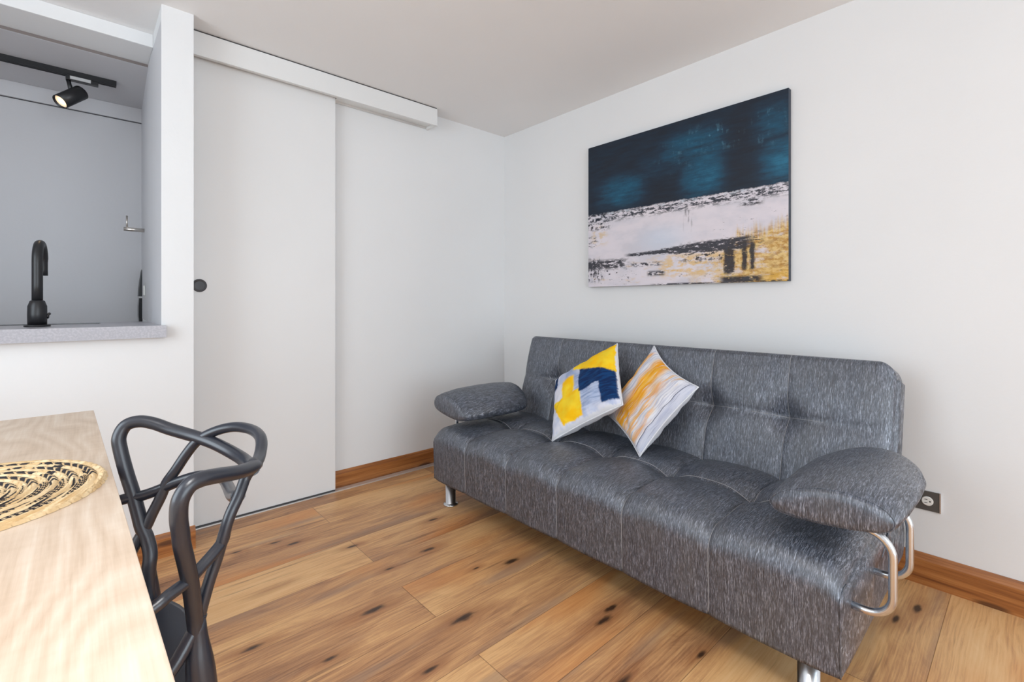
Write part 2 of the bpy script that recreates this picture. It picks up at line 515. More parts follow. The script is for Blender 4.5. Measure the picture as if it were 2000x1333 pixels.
_x = Mat('woven_straw', 0.75, spec=0.25)
_n = _x.nt.nodes.new('ShaderNodeVertexColor')
_n.layer_name = 'weave'
_x.color(_n.outputs[0])
_x.bump(_x.noise(_x.coord(), 500, 3), 0.0006, 0.8)
M_straw = _x.m


# ------------------------------------------------------------------ mesh helpers
def setp(o, label=None, cat=None, group=None, kind=None):
    if label: o['label'] = label
    if cat: o['category'] = cat
    if group: o['group'] = group
    if kind: o['kind'] = kind
    return o


ORG = {}      # world origin of every object built so far


def obj(name, bm, mats, parent=None, smooth=False, bevel=0.0, seg=2, sub=0, loc=None):
    """link a bmesh (world coordinates) as one object; origin at parent or loc"""
    me = bpy.data.meshes.new(name)
    bmesh.ops.recalc_face_normals(bm, faces=bm.faces)
    base = Vector(loc) if loc else (ORG.get(parent.name, Vector((0, 0, 0))).copy() if parent else Vector((0, 0, 0)))
    if loc or parent:
        bmesh.ops.translate(bm, verts=bm.verts, vec=-base)
    bm.to_mesh(me)
    bm.free()
    for mm in (mats if isinstance(mats, (list, tuple)) else [mats]):
        me.materials.append(mm)
    if smooth:
        for p in me.polygons:
            p.use_smooth = True
    o = bpy.data.objects.new(name, me)
    COL.objects.link(o)
    ORG[o.name] = base.copy()
    if parent:
        o.parent = parent
        if loc:
            o.location = base - ORG[parent.name]
    elif loc:
        o.location = base
    if bevel:
        b = o.modifiers.new('bevel', 'BEVEL')
        b.width = bevel
        b.segments = seg
        b.limit_method = 'ANGLE'
        b.angle_limit = math.radians(40)
        b.harden_normals = False
    if sub:
        s = o.modifiers.new('sub', 'SUBSURF')
        s.levels = s.render_levels = sub
    return o


def thing(name, loc, label, cat, group=None):
    o = bpy.data.objects.new(name, None)
    o.empty_display_size = 0.1
    COL.objects.link(o)
    o.location = loc
    ORG[o.name] = Vector(loc)
    return setp(o, label, cat, group)


def box(bm, x0, x1, y0, y1, z0, z1, mi=0):
    vs = [bm.verts.new((x, y, z)) for x in (x0, x1) for y in (y0, y1) for z in (z0, z1)]
    for q in ((0, 1, 3, 2), (4, 6, 7, 5), (0, 4, 5, 1), (2, 3, 7, 6), (0, 2, 6, 4), (1, 5, 7, 3)):
        f = bm.faces.new([vs[i] for i in q])
        f.material_index = mi
    return vs


def bbox(x0, x1, y0, y1, z0, z1):
    bm = bmesh.new()
    box(bm, min(x0, x1), max(x0, x1), min(y0, y1), max(y0, y1), min(z0, z1), max(z0, z1))
    return bm


def prism(bm, pts, z0, z1):
    lo = [bm.verts.new((p[0], p[1], z0)) for p in pts]
    hi = [bm.verts.new((p[0], p[1], z1)) for p in pts]
    n = len(pts)
    bm.faces.new(lo[::-1])
    bm.faces.new(hi)
    for i in range(n):
        bm.faces.new((lo[i], lo[(i + 1) % n], hi[(i + 1) % n], hi[i]))


def frame_of(t):
    t = t.normalized()
    a = Vector((0, 0, 1)) if abs(t.z) < 0.9 else Vector((1, 0, 0))
    u = t.cross(a).normalized()
    return u, t.cross(u).normalized()


def tube(bm, pts, r, seg=12, cap=True, mi=0, flat=None, smooth=True):
    """swept tube; r is float or list; flat=(normal vector fn, ratio) unused"""
    pts = [Vector(p) for p in pts]
    n = len(pts)
    rs = r if isinstance(r, (list, tuple)) else [r] * n
    rings = []
    u = None
    for i, p in enumerate(pts):
        t = (pts[min(i + 1, n - 1)] - pts[max(i - 1, 0)]).normalized()
        if u is None:
            u, v = frame_of(t)
        else:
            u = (u - t * u.dot(t)).normalized()
            v = t.cross(u).normalized()
        rings.append([bm.verts.new(p + (u * math.cos(2 * PI * k / seg) + v * math.sin(2 * PI * k / seg)) * rs[i]) for k in range(seg)])
    for a, b in zip(rings, rings[1:]):
        for k in range(seg):
            f = bm.faces.new((a[k], a[(k + 1) % seg], b[(k + 1) % seg], b[k]))
            f.material_index = mi
            f.smooth = smooth
    if cap:
        for rg in (rings[0][::-1], rings[-1]):
            f = bm.faces.new(rg)
            f.material_index = mi


def spline(pts, n=8):
    """Catmull-Rom through pts"""
    P = [Vector(p) for p in pts]
    P = [P[0] * 2 - P[1]] + P + [P[-1] * 2 - P[-2]]
    out = []
    for i in range(1, len(P) - 2):
        for k in range(n):
            t = k / n
            a, b, c, d = P[i - 1], P[i], P[i + 1], P[i + 2]
            out.append(0.5 * ((2 * b) + (c - a) * t + (2 * a - 5 * b + 4 * c - d) * t * t + (3 * b - a - 3 * c + d) * t ** 3))
    out.append(P[-2].copy())
    return out


def lathe(bm, prof, origin, axis=Vector((0, 0, 1)), seg=32, mi=0):
    origin = Vector(origin)
    axis = axis.normalized()
    u, v = frame_of(axis)
    rings = []
    for r, hh in prof:
        rings.append([bm.verts.new(origin + axis * hh + (u * math.cos(2 * PI * k / seg) + v * math.sin(2 * PI * k / seg)) * max(r, 1e-4)) for k in range(seg)])
    for a, b in zip(rings, rings[1:]):
        for k in range(seg):
            f = bm.faces.new((a[k], a[(k + 1) % seg], b[(k + 1) % seg], b[k]))
            f.material_index = mi
            f.smooth = True
    bm.faces.new(rings[0][::-1]).material_index = mi
    bm.faces.new(rings[-1]).material_index = mi


def struct(name, bm, m, **k):
    return setp(obj(name, bm, m, **k), kind='structure')


# ------------------------------------------------------------------ room shell
YP = -0.239            # front face of the partition
YK = 0.98              # kitchen back wall
struct('floor', bbox(XL, 0.0, YB, YK + 0.1, -0.06, 0.0), M_floor)
struct('ceiling', bbox(XL, 0.0, YB, YK + 0.1, H, H + 0.08), M_ceil)
struct('wall_right', bbox(0.0, 0.12, YB - 0.12, 0.12, -0.06, H + 0.08), M_wall)
struct('wall_front', bbox(-2.035, 0.0, 0.0, 0.12, 0.0, H), M_wall)
bm = bmesh.new()                                   # rear wall with the glazed opening
box(bm, XL, -3.3, YB - 0.12, YB, 0, H)
box(bm, -0.5, 0.0, YB - 0.12, YB, 0, H)
box(bm, -3.3, -0.5, YB - 0.12, YB, 2.28, H)
box(bm, -3.3, -0.5, YB - 0.12, YB, 0, 0.12)
struct('wall_back', bm, M_wall)
bm = bmesh.new()                                   # left wall; unseen opening added for the side fill
box(bm, XL - 0.12, XL, YB - 0.12, -2.35, 0, H)
box(bm, XL - 0.12, XL, -0.75, YK + 0.1, 0, H)
box(bm, XL - 0.12, XL, -2.35, -0.75, 0, 0.65)
box(bm, XL - 0.12, XL, -2.35, -0.75, 2.25, H)
struct('wall_left', bm, M_wall)
# partition: pillar + kitchen side wall in one, low wall under the counter, beam above
bm = bmesh.new()
prism(bm, [(-2.15, YP), (-2.035, YP), (-2.035, 0.12), (-2.035, YK + 0.1), (-2.125, YK + 0.1), (-2.125, YK), (-2.15, 0.29)], 0.0, H)
struct('wall_pillar', bm, M_wall)
struct('wall_partition', bbox(XL, -2.15, YP, YP + 0.12, 0, 0.934), M_wall)
struct('trim_1', bbox(XL, -2.15, 0.072, 0.29, 2.289, H), M_wall, bevel=0.003)
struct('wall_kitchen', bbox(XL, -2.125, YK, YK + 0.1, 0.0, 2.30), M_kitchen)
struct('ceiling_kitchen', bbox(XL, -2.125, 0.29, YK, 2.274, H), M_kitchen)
struct('shadow_strip', bbox(XL, -2.151, 0.2885, 0.2915, 2.275, 2.2885), paint('taupe_shadow_band', (0.20, 0.17, 0.16)))  # dark strip painted in as the shadow band behind the beam
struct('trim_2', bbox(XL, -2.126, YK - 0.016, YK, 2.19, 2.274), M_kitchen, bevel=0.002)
struct('trim_9', bbox(XL, -2.126, YK - 0.005, YK, 2.186, 2.190), M_dkgrey)
# kitchen-side skin on the pillar reveal is grey like the kitchen
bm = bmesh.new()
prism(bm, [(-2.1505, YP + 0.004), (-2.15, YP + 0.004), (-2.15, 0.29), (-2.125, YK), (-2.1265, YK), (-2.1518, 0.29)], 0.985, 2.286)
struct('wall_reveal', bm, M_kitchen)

# sliding door, its header box and tracks
d1 = struct('door_1', bbox(-2.033, -1.326, -0.046, -0.012, 0.012, 2.30), M_door, bevel=0.002)
bm = bmesh.new()
lathe(bm, [(0.030, 0.0), (0.031, 0.003), (0.027, 0.0045), (0.024, 0.002), (0.018, 0.0015), (0.010, 0.0028), (0.0, 0.003)], (-1.984, -0.046, 1.163), Vector((0, -1, 0)))
k = obj('door_handle', bm, M_dkgrey, parent=d1)
setp(k, 'round dark grey recessed pull')
bm = bmesh.new()
box(bm, -2.034, -0.682, -0.115, -0.097, 2.236, 2.345)
box(bm, -2.034, -0.682, -0.097, 0.0, 2.330, 2.345)
box(bm, -0.700, -0.682, -0.097, 0.0, 2.236, 2.330)
h = struct('trim_3', bm, M_header, bevel=0.0012)
bm = bmesh.new()
box(bm, -2.034, -0.702, -0.094, -0.050, 2.252, 2.258)
box(bm, -2.034, -0.702, -0.096, -0.091, 2.240, 2.258)
box(bm, -2.034, -0.702, -0.010, -0.004, 2.240, 2.258)
box(bm, -1.32, -0.702, -0.050, -0.010, 2.252, 2.258)
struct('trim_4', bm, M_alu)
# thin dark shadow gap strip between header and ceiling
struct('trim_5', bbox(-2.034, -0.684, -0.110, 0.0, 2.345, H), M_dkgrey)
# floor guide
struct('trim_6', bbox(-2.033, -0.40, -0.060, -0.018, 0.0, 0.006), M_alu, bevel=0.001)
struct('trim_7', bbox(-2.033, -1.330, -0.052, -0.049, 0.006, 0.012), M_dkgrey)


def skirting(name, prof_axis, a0, a1, face, out, hgt, m):
    """moulded board with a bevelled top"""
    bm = bmesh.new()
    p = [(0, 0), (out, 0), (out, hgt * 0.80), (out * 0.75, hgt * 0.86), (out * 0.55, hgt * 0.93), (out * 0.3, hgt), (0, hgt)]
    rows = []
    for a in (a0, a1):
        rows.append([bm.verts.new((a, face - q, z) if prof_axis == 'x' else (face - q, a, z)) for q, z in p])
    n = len(p)
    for i in range(n):
        bm.faces.new((rows[0][i], rows[0][(i + 1) % n], rows[1][(i + 1) % n], rows[1][i]))
    bm.faces.new(rows[0])
    bm.faces.new(rows[1][::-1])
    return struct(name, bm, m)


skirting('baseboard_front', 'x', -1.322, 0.0, 0.0, 0.014, 0.10, M_baseA)
skirting('baseboard_right', 'y', YB, -0.014, 0.0, 0.018, 0.118, M_baseB)
skirting('baseboard_partition', 'x', XL, -2.030, YP, 0.016, 0.098, M_baseA)
skirting('baseboard_back', 'x', -0.5, -0.02, YB + 0.014, 0.014, 0.10, M_baseA)

# glazed opening frame behind the camera
bm = bmesh.new()
for x in (-3.3, -1.93, -0.55):
    box(bm, x, x + 0.05, YB - 0.09, YB - 0.04, 0.12, 2.28)
box(bm, -3.3, -0.5, YB - 0.09, YB - 0.04, 2.23, 2.28)
box(bm, -3.3, -0.5, YB - 0.09, YB - 0.04, 0.12, 0.17)
struct('window_1', bm, M_dkgrey)

# ------------------------------------------------------------------ kitchen hatch
ZC = 0.985
ct = thing('countertop', (-2.9, 0.0, 0.934), 'grey stone countertop with overhang in the kitchen hatch', 'countertop')
bm = bmesh.new()
# slab with a sink cut-out (y 0.14..0.32)
YF, YE = -0.272, 0.33
box(bm, -2.151, -2.136, YF, YP - 0.0005, 0.9345, ZC)
for x0, x1, y0, y1 in ((XL, -2.151, YF, 0.13), (XL, -3.0, 0.13, YE), (-2.335, -2.151, 0.13, YE), (-3.0, -2.335, 0.305, YE)):
    box(bm, x0, x1, y0, y1, 0.9345, ZC)
bmesh.ops.remove_doubles(bm, verts=bm.verts, dist=1e-5)
obj('slab', bm, M_counter, parent=ct)
bm = bmesh.new()
box(bm, -3.0, -2.335, 0.13, 0.305, 0.80, 0.806)
box(bm, -3.0, -2.996, 0.13, 0.305, 0.80, 0.984)
box(bm, -2.339, -2.335, 0.13, 0.305, 0.80, 0.984)
box(bm, -3.0, -2.335, 0.13, 0.134, 0.80, 0.984)
box(bm, -3.0, -2.335, 0.301, 0.305, 0.80, 0.984)
setp(obj('sink', bm, M_sink, parent=ct), 'dark undermounted sink basin')

fx, fy = -2.532, -0.060
fc = thing('faucet', (fx, fy, ZC), 'matt black gooseneck kitchen faucet standing on the grey counter', 'faucet')
bm = bmesh.new()
lathe(bm, [(0.039, 0.0), (0.039, 0.006), (0.036, 0.008)], (fx, fy, ZC), seg=40)
obj('base_flange', bm, M_black, parent=fc)
bm = bmesh.new()
lathe(bm, [(0.0285, 0.007), (0.029, 0.05), (0.0285, 0.082), (0.025, 0.092), (0.022, 0.103), (0.0185, 0.105)], (fx, fy, ZC), seg=40)
obj('body', bm, M_black, parent=fc)
bm = bmesh.new()
pts = [(fx, fy, ZC + 0.10), (fx, fy, ZC + 0.17), (fx, fy, ZC + 0.245)]
R = 0.072
for i in range(0, 13):
    a = PI * i / 12
    s = R - R * math.cos(a)
    pts.append((fx + s * 0.07, fy + s, ZC + 0.265 + R * math.sin(a)))
pts += [(fx + 0.0105, fy + 2 * R + 0.001, ZC + 0.235), (fx + 0.011, fy + 2 * R + 0.002, ZC + 0.21)]
tube(bm, pts, [0.0165] * (len(pts) - 3) + [0.0150, 0.0145, 0.0145], 20)
obj('spout', bm, M_black, parent=fc)
bm = bmesh.new()
lathe(bm, [(0.012, 0.026), (0.011, 0.031), (0.008, 0.034)], (fx, fy, ZC + 0.042), Vector((1, 0.1, 0)))
tube(bm, [(fx + 0.030, fy + 0.008, ZC + 0.046), (fx + 0.034, fy + 0.035, ZC + 0.050), (fx + 0.032, fy + 0.05, ZC + 0.052)], 0.0045, 10)
obj('lever', bm, M_black, parent=fc)

# track light
tr = thing('lighting_track', (-2.9, 0.605, 2.274), 'black lighting track fixed along the kitchen ceiling', 'track')
bm = bmesh.new()
box(bm, -3.7, -2.262, 0.588, 0.622, 2.252, 2.274)
box(bm, -3.7, -2.266, 0.590, 0.594, 2.247, 2.252)
box(bm, -3.7, -2.266, 0.603, 0.607, 2.247, 2.252)
box(bm, -3.7, -2.266, 0.616, 0.620, 2.247, 2.252)
box(bm, -2.266, -2.262, 0.588, 0.622, 2.247, 2.252)
obj('rail', bm, M_black, parent=tr)
S0 = Vector((-2.435, 0.605, 2.247))
sp = thing('spotlight', S0, 'black cylinder spotlight with warm lit lamp on the kitchen track', 'spotlight')
bm = bmesh.new()
box(bm, -2.462, -2.335, 0.590, 0.620, 2.226, 2.2465)
obj('adapter_housing', bm, M_black, parent=sp, bevel=0.002)
bm = bmesh.new()
box(bm, -2.445, -2.365, 0.584, 0.5895, 2.229, 2.2445)
setp(obj('adapter_label', bm, M_adapter, parent=sp), 'light grey adapter strip')
bm = bmesh.new()
tube(bm, [(-2.452, 0.605, 2.228), (-2.448, 0.600, 2.205), (-2.440, 0.592, 2.170)], [0.010, 0.009, 0.011], 14)
obj('stem', bm, M_black, parent=sp)
# axis of the can : tilted down, to the left and towards the room
ax = Vector((-0.616, -0.402, -0.68)).normalized()
c0 = Vector((-2.418, 0.590, 2.158))
bm = bmesh.new()
lathe(bm, [(0.030, 0.0), (0.0345, 0.004), (0.0345, 0.134), (0.0318, 0.134), (0.0312, 0.122)], c0 - ax * 0.03, ax, 36)
obj('lamp_housing', bm, M_black, parent=sp)
bm = bmesh.new()
lathe(bm, [(0.0305, 0.0), (0.0305, 0.001)], (0, 0, 0), Vector((0, 0, 1)), 36)
lens = obj('lamp_lens', bm, M_lamp)
lens.parent = sp
lens.matrix_parent_inverse = Matrix.Identity(4)
lens.location = (c0 + ax * 0.0925) - S0
lens.rotation_euler = ax.to_track_quat('Z', 'Y').to_euler()
setp(lens, 'glowing warm lens')
ld = bpy.data.lights.new('spot_glow', 'SPOT')
ld.energy = 3.0
ld.color = (1, 0.72, 0.42)
ld.spot_size = math.radians(80)
ld.shadow_soft_size = 0.03
lo = bpy.data.objects.new('spot_glow', ld)
COL.objects.link(lo)
lo.parent = sp
lo.location = (c0 + ax * 0.11) - S0
lo.rotation_euler = (-ax).to_track_quat('Z', 'Y').to_euler()

# wall hook
xw = -2.1375
wh = thing('wall_hook', (xw, 0.64, 1.488), 'small brushed metal hook with upright pin on kitchen side wall', 'hook')
bm = bmesh.new()
tube(bm, [(xw - 0.0005, 0.64, 1.488), (xw - 0.092, 0.64, 1.488)], 0.0105, 16)
obj('bar', bm, M_steel, parent=wh)
bm = bmesh.new()
tube(bm, [(xw - 0.078, 0.64, 1.494), (xw - 0.078, 0.64, 1.562)], 0.0045, 12)
obj('pin', bm, M_steel, parent=wh)

# switch plate on kitchen side wall
xs = -2.1405
sw = thing('light_switch', (xs, 0.52, 1.15), 'narrow white light switch on kitchen side wall above counter', 'switch')
bm = bmesh.new()
box(bm, xs - 0.005, xs - 0.0002, 0.485, 0.565, 1.105, 1.190)
obj('plate', bm, M_adapter, parent=sw, bevel=0.001)
bm = bmesh.new()
box(bm, xs - 0.011, xs - 0.005, 0.515, 0.555, 1.12, 1.175)
obj('rocker', bm, M_white, parent=sw, bevel=0.002)

# dark two-part appliance hanging in the corner of the kitchen side wall
xa = -2.1285
ap = thing('wall_appliance', (xa, 0.93, 1.0), 'slim black glossy two-part object hanging in far kitchen corner', 'appliance')
bm = bmesh.new()
prof = [(0.0, 1.285), (-0.004, 1.27), (-0.010, 1.22), (-0.015, 1.17), (-0.018, 1.12), (0.0, 1.12)]
a_ = [bm.verts.new((xa + p[0], 0.89, p[1])) for p in prof]
b_ = [bm.verts.new((xa + p[0], 0.97, p[1])) for p in prof]
n = len(prof)
for i in range(n):
    bm.faces.new((a_[i], a_[(i + 1) % n], b_[(i + 1) % n], b_[i]))
bm.faces.new(a_); bm.faces.new(b_[::-1])
obj('upper_body', bm, M_black, parent=ap)
bm = bmesh.new()
prof = [(0.0, 1.108), (-0.016, 1.108), (-0.0185, 1.06), (-0.0185, 1.0), (-0.015, 0.95), (-0.010, 0.92), (0.0, 0.92)]
a_ = [bm.verts.new((xa + p[0], 0.89, p[1])) for p in prof]
b_ = [bm.verts.new((xa + p[0], 0.97, p[1])) for p in prof]
n = len(prof)
for i in range(n):
    bm.faces.new((a_[i], a_[(i + 1) % n], b_[(i + 1) % n], b_[i]))
bm.faces.new(a_); bm.faces.new(b_[::-1])
obj('lower_body', bm, M_pink, parent=ap)
bm = bmesh.new()
box(bm, xa - 0.017, xa, 0.895, 0.965, 1.108, 1.12)
obj('joint', bm, M_adapter, parent=ap)

# ------------------------------------------------------------------ painting
pc = thing('painting', (0.0, -0.84, 1.18), 'unframed abstract canvas of navy, white and gold on right wall', 'painting')
bm = bmesh.new()
box(bm, -0.032, -0.001, -1.985, -0.84, 1.18, 2.055)
for f in bm.faces:
    f.material_index = 0 if f.calc_center_median().x < -0.031 else 1
obj('canvas', bm, [M_canvas, M_canvas_side], parent=pc)

# outlet
ot = thing('wall_outlet', (0.0, -2.44, 0.32), 'grey outlet plate with round white socket beside the sofa', 'outlet')
bm = bmesh.new()
box(bm, -0.006, -0.0005, -2.492, -2.375, 0.285, 0.359)
obj('plate', bm, M_plate, parent=ot, bevel=0.001)
bm = bmesh.new()
box(bm, -0.0075, -0.0005, -2.4965, -2.4925, 0.284, 0.360)
obj('plate_rim', bm, M_chrome, parent=ot)
for y in (-2.458, -2.410):
    bm = bmesh.new()
    lathe(bm, [(0.0175, 0.0), (0.0175, 0.003), (0.015, 0.0042)], (-0.006, y, 0.322), Vector((-1, 0, 0)), 28)
    s = obj('socket', bm, M_white, parent=ot)
    bm = bmesh.new()
    for dy, dz, w, hh in ((0.004, 0.006, 0.0045, 0.001), (0.004, -0.006, 0.0045, 0.001), (-0.008, 0.0, 0.0022, 0.0022)):
        box(bm, -0.0108, -0.0100, y + dy - w, y + dy + w, 0.322 + dz - hh, 0.322 + dz + hh)
    obj('slots', bm, M_black, parent=s)

# ------------------------------------------------------------------ sofa
Y0, Y1 = -0.557, -2.405
SEAM = [-0.835, -1.140, -1.448, -1.757, -2.068]
sofa = thing('sofa', (-0.55, -1.48, 0.0), 'grey tufted fabric sofa bed with cylindrical chrome legs along right wall', 'sofa')


def seat_profile():
    """closed-open path (x,z,nx,nz) from rear bottom, up, forward over the top, round the nose and down the front"""
    P = []
    xr, xf, zt, zb = -0.375, -1.0, 0.400, 0.133
    P += [(xr, zb + (zt - zb) * i / 5) for i in range(5)]
    P += [(xr - 0.02 + 0.02 * math.cos(a), zt - 0.02 + 0.02 * math.sin(a)) for a in [PI / 2 * i / 4 for i in range(5)]]
    n = 44
    xs0, xs1 = xr - 0.02, xf + 0.072
    P += [(xs0 + (xs1 - xs0) * i / n, zt + 0.012 * math.sin(PI * min(1, i / n))) for i in range(1, n)]
    P += [(xf + 0.072 - 0.072 * math.sin(a), zt - 0.072 + 0.072 * math.cos(a)) for a in [PI / 2 * i / 12 for i in range(13)]]
    m_ = 20
    P += [(xf + 0.006 * (i / m_), (zt - 0.072) + (zb - zt + 0.072) * i / m_) for i in range(1, m_ + 1)]
    return P


SP = seat_profile()
acc = [0]
for a, b in zip(SP, SP[1:]):
    acc.append(acc[-1] + math.hypot(b[0] - a[0], b[1] - a[1]))
TUFT_X = -0.665


def seat_surf(y, i, push=0.0):
    x, z = SP[i]
    a, b = SP[max(i - 1, 0)], SP[min(i + 1, len(SP) - 1)]
    t = Vector((b[0] - a[0], b[1] - a[1])).normalized()
    nrm = Vector((t.y, -t.x))           # outward for this traversal
    if nrm.x * (x + 0.68) + nrm.y * (z - 0.26) < 0:
        nrm = -nrm
    top = max(0.0, min(1.0, (z - 0.33) / 0.06))
    front = 1.0 if x < -0.99 else 0.0
    # column coordinate
    edges = [Y0] + SEAM + [Y1]
    for j in range(6):
        if y <= edges[j] + 1e-9 and y >= edges[j + 1] - 1e-9:
            break
    cu = (edges[j] - y) / (edges[j] - edges[j + 1])
    du = min(abs(y - s) for s in SEAM)
    bulge_y = math.sin(PI * min(1, max(0, cu))) ** 0.6
    if x > TUFT_X:
        cr = (x - TUFT_X) / (-0.375 - TUFT_X)
        bulge_x = math.sin(PI * max(0, min(1, 0.08 + cr * 0.84))) ** 0.5
    else:
        cr = (TUFT_X - x) / (TUFT_X + 1.0)
        bulge_x = math.sin(PI * max(0, min(1, cr * 0.80))) ** 0.5
    d = 0.0
    d += top * (0.026 * bulge_y * bulge_x - 0.004)
    d += (1 - top) * 0.006 * bulge_y
    dt = math.hypot(du, x - TUFT_X)
    d -= top * 0.026 * math.exp(-(dt / 0.055) ** 2)
    d -= top * 0.006 * math.exp(-(abs(x - TUFT_X) / 0.018))
    d -= (0.003 + 0.003 * top) * math.exp(-du / 0.010)
    if y > -0.60 or y < -2.36:          # end roll
        e = min(1.0, (min(Y0 - y, y - Y1)) / 0.045)
        e = max(0.0, e)
        d -= top * (0.014 if y > -1 else 0.042) * (1 - math.sqrt(max(0.0, 1 - (1 - e) ** 2)))
        d -= (1 - top) * 0.004 * (1 - e)
    d += push
    return Vector((x + nrm.x * d, y, z + nrm.y * d))


bm = bmesh.new()
ys = []
edges = [Y0] + SEAM + [Y1]
for j in range(6):
    a, b = edges[j], edges[j + 1]
    for k_ in range(26):
        t = k_ / 26
        t = 0.5 - 0.5 * math.cos(PI * t) if True else t
        ys.append(a + (b - a) * t)
ys.append(Y1)
grid = [[bm.verts.new(seat_surf(y, i)) for i in range(len(SP))] for y in ys]
for a, b in zip(grid, grid[1:]):
    for i in range(len(SP) - 1):
        f = bm.faces.new((a[i], a[i + 1], b[i + 1], b[i]))
        f.smooth = True
    f = bm.faces.new((a[-1], a[0], b[0], b[-1]))
# end caps, slightly domed
for row, sgn in ((grid[0], 1), (grid[-1], -1)):
    cen = Vector((-0.66, row[0].co.y + sgn * 0.012, 0.27))
    prev = row
    for s in (0.97, 0.85, 0.6, 0.3):
        bul = {0.97: 0.003, 0.85: 0.010, 0.6: 0.013, 0.3: 0.014}[s]
        ring = []
        for v in row:
            p = cen + (v.co - cen) * s
            p.y = row[0].co.y + sgn * bul
            ring.append(bm.verts.new(p))
        m_ = len(row)
        for i in range(m_):
            f = bm.faces.new((prev[i], prev[(i + 1) % m_], ring[(i + 1) % m_], ring[i]))
            f.smooth = s < 0.9
        prev = ring
    bm.faces.new(prev).smooth = True
# stitched seams (second material)
n0 = 6
for s in SEAM:
    pts = [seat_surf(s, i, 0.0006) for i in range(8, len(SP) - 1)]
    tube(bm, pts, 0.0013, 6, mi=1)
ti = min(range(10, 54), key=lambda i: abs(SP[i][0] - TUFT_X))
pts = [seat_surf(y, ti, 0.0006) for y in ys[2:-2]]
tube(bm, pts, 0.0013, 6, mi=1)
# vertical corner seams
for yy, sg in ((Y0, 1), (Y1, -1)):
    pts = [seat_surf(yy, i, 0.0005) + Vector((0, sg * 0.0004, 0)) for i in range(56, len(SP))]
    tube(bm, pts, 0.0022, 6, mi=0)
obj('seat', bm, [M_fab, M_stitch], parent=sofa)


def rounded_slab(name, corners, thick_dir, seg_r, parent, mats):
    pass


# backrest : front surface z along lean, tufted
BB, BT = Vector((-0.405, 0, 0.345)), Vector((-0.262, 0, 0.872))
lean = (BT - BB).normalized()
bn = Vector((-lean.z, 0, lean.x))        # facing the room (-x) and slightly up
bn = bn if bn.x < 0 else -bn
LB = (BT - BB).length
TH = 0.125
TZ = 0.285 / LB * LB                     # tuft distance from the bottom


def back_profile():
    P = []
    n = 34
    for i in range(n + 1):
        P.append((i / n * (LB - 0.022), 0.0))
    for i in range(1, 9):
        a = PI / 2 * i / 8
        P.append((LB - 0.022 + 0.022 * math.sin(a), -0.022 + 0.022 * math.cos(a)))
    P.append((LB + 0.002, -TH * 0.5))
    for i in range(0, 7):
        a = PI / 2 * i / 6
        P.append((LB - 0.02 + 0.02 * math.cos(a), -TH + 0.02 - 0.02 * math.sin(a)))
    P.append((LB * 0.5, -TH))
    P.append((0.02, -TH))
    P.append((0.0, -TH + 0.02))
    return P


BP = back_profile()
TL = 0.292


def back_surf(y, i, push=0.0):
    l, w = BP[i]
    ed = [Y0] + SEAM + [Y1]
    for j in range(6):
        if y <= ed[j] + 1e-9 and y >= ed[j + 1] - 1e-9:
            break
    cu = (ed[j] - y) / (ed[j] - ed[j + 1])
    du = min(abs(y - s) for s in SEAM)
    d = 0.0
    if w > -0.03 and i < 36:
        by = math.sin(PI * min(1, max(0, cu))) ** 0.7
        bl = math.sin(PI * max(0, min(1, l / TL * 0.9 + 0.05))) ** 0.6 if l < TL else math.sin(PI * min(1, 0.04 + (l - TL) / (LB - TL) * 0.9)) ** 0.6
        nearmid = math.exp(-((l - TL) / 0.16) ** 2)
        d += 0.010 * bl + 0.009 * by * bl * nearmid
        d -= 0.038 * math.exp(-(math.hypot(du, (l - TL) * 0.8) / 0.046) ** 2)
        d -= 0.010 * math.exp(-abs(l - TL) / 0.012) * math.exp(-(du / 0.11) ** 2)
        d -= 0.006 * math.exp(-du / 0.009) * (0.35 + 0.65 * (nearmid if l > TL else 1))
    y2 = y
    e0 = min(Y0 - y, y - Y1)
    if e0 < 0.05:
        e = max(0, e0 / 0.05)
        k2 = 1 - math.sqrt(max(0, 1 - (1 - e) ** 2))
        if w > -0.03:
            d -= 0.032 * k2
        else:
            d += 0.0
    # rounded right-hand top corner / slightly rounded left one
    l2 = l
    rc = 0.065 if y < -1.5 else 0.008
    if e0 < rc:
        drop = rc - math.sqrt(max(0, rc * rc - (rc - e0) ** 2))
        l2 = min(l, LB + 0.002 - drop) if l > LB - rc * 1.2 else l
    p = BB + lean * l2 + bn * (w + d + push)
    # belly of the right edge
    return Vector((p.x, y2, p.z))


bm = bmesh.new()
yb = []
for j in range(6):
    a, b = edges[j], edges[j + 1]
    for k_ in range(24):
        t = 0.5 - 0.5 * math.cos(PI * k_ / 24)
        yb.append(a + (b - a) * t)
yb.append(Y1)
grid = [[bm.verts.new(back_surf(y, i)) for i in range(len(BP))] for y in yb]
for a, b in zip(grid, grid[1:]):
    for i in range(len(BP)):
        k2 = (i + 1) % len(BP)
        bm.faces.new((a[i], a[k2], b[k2], b[i])).smooth = True
for row, sg in ((grid[0], 1), (grid[-1], -1)):
    cen = Vector((0, 0, 0))
    for v in row: cen += v.co
    cen /= len(row)
    mid = BB + lean * LB / 2 - bn * TH / 2
    prev = row
    for s, bul in ((0.96, 0.004), (0.8, 0.010), (0.4, 0.013)):
        ring = []
        for v in row:
            c2 = Vector((mid.x, v.co.y, mid.z)) + lean * ((v.co - mid).dot(lean)) * 0.92
            p = c2 + (v.co - c2) * s
            p.y = row[0].co.y + sg * bul
            ring.append(bm.verts.new(p))
        for i in range(len(row)):
            k2 = (i + 1) % len(row)
            bm.faces.new((prev[i], prev[k2], ring[k2], ring[i])).smooth = True
        prev = ring
    bm.faces.new(prev).smooth = True
for s in SEAM:
    tube(bm, [back_surf(s, i, 0.0006) for i in range(2, 40)], 0.0011, 6, mi=1)
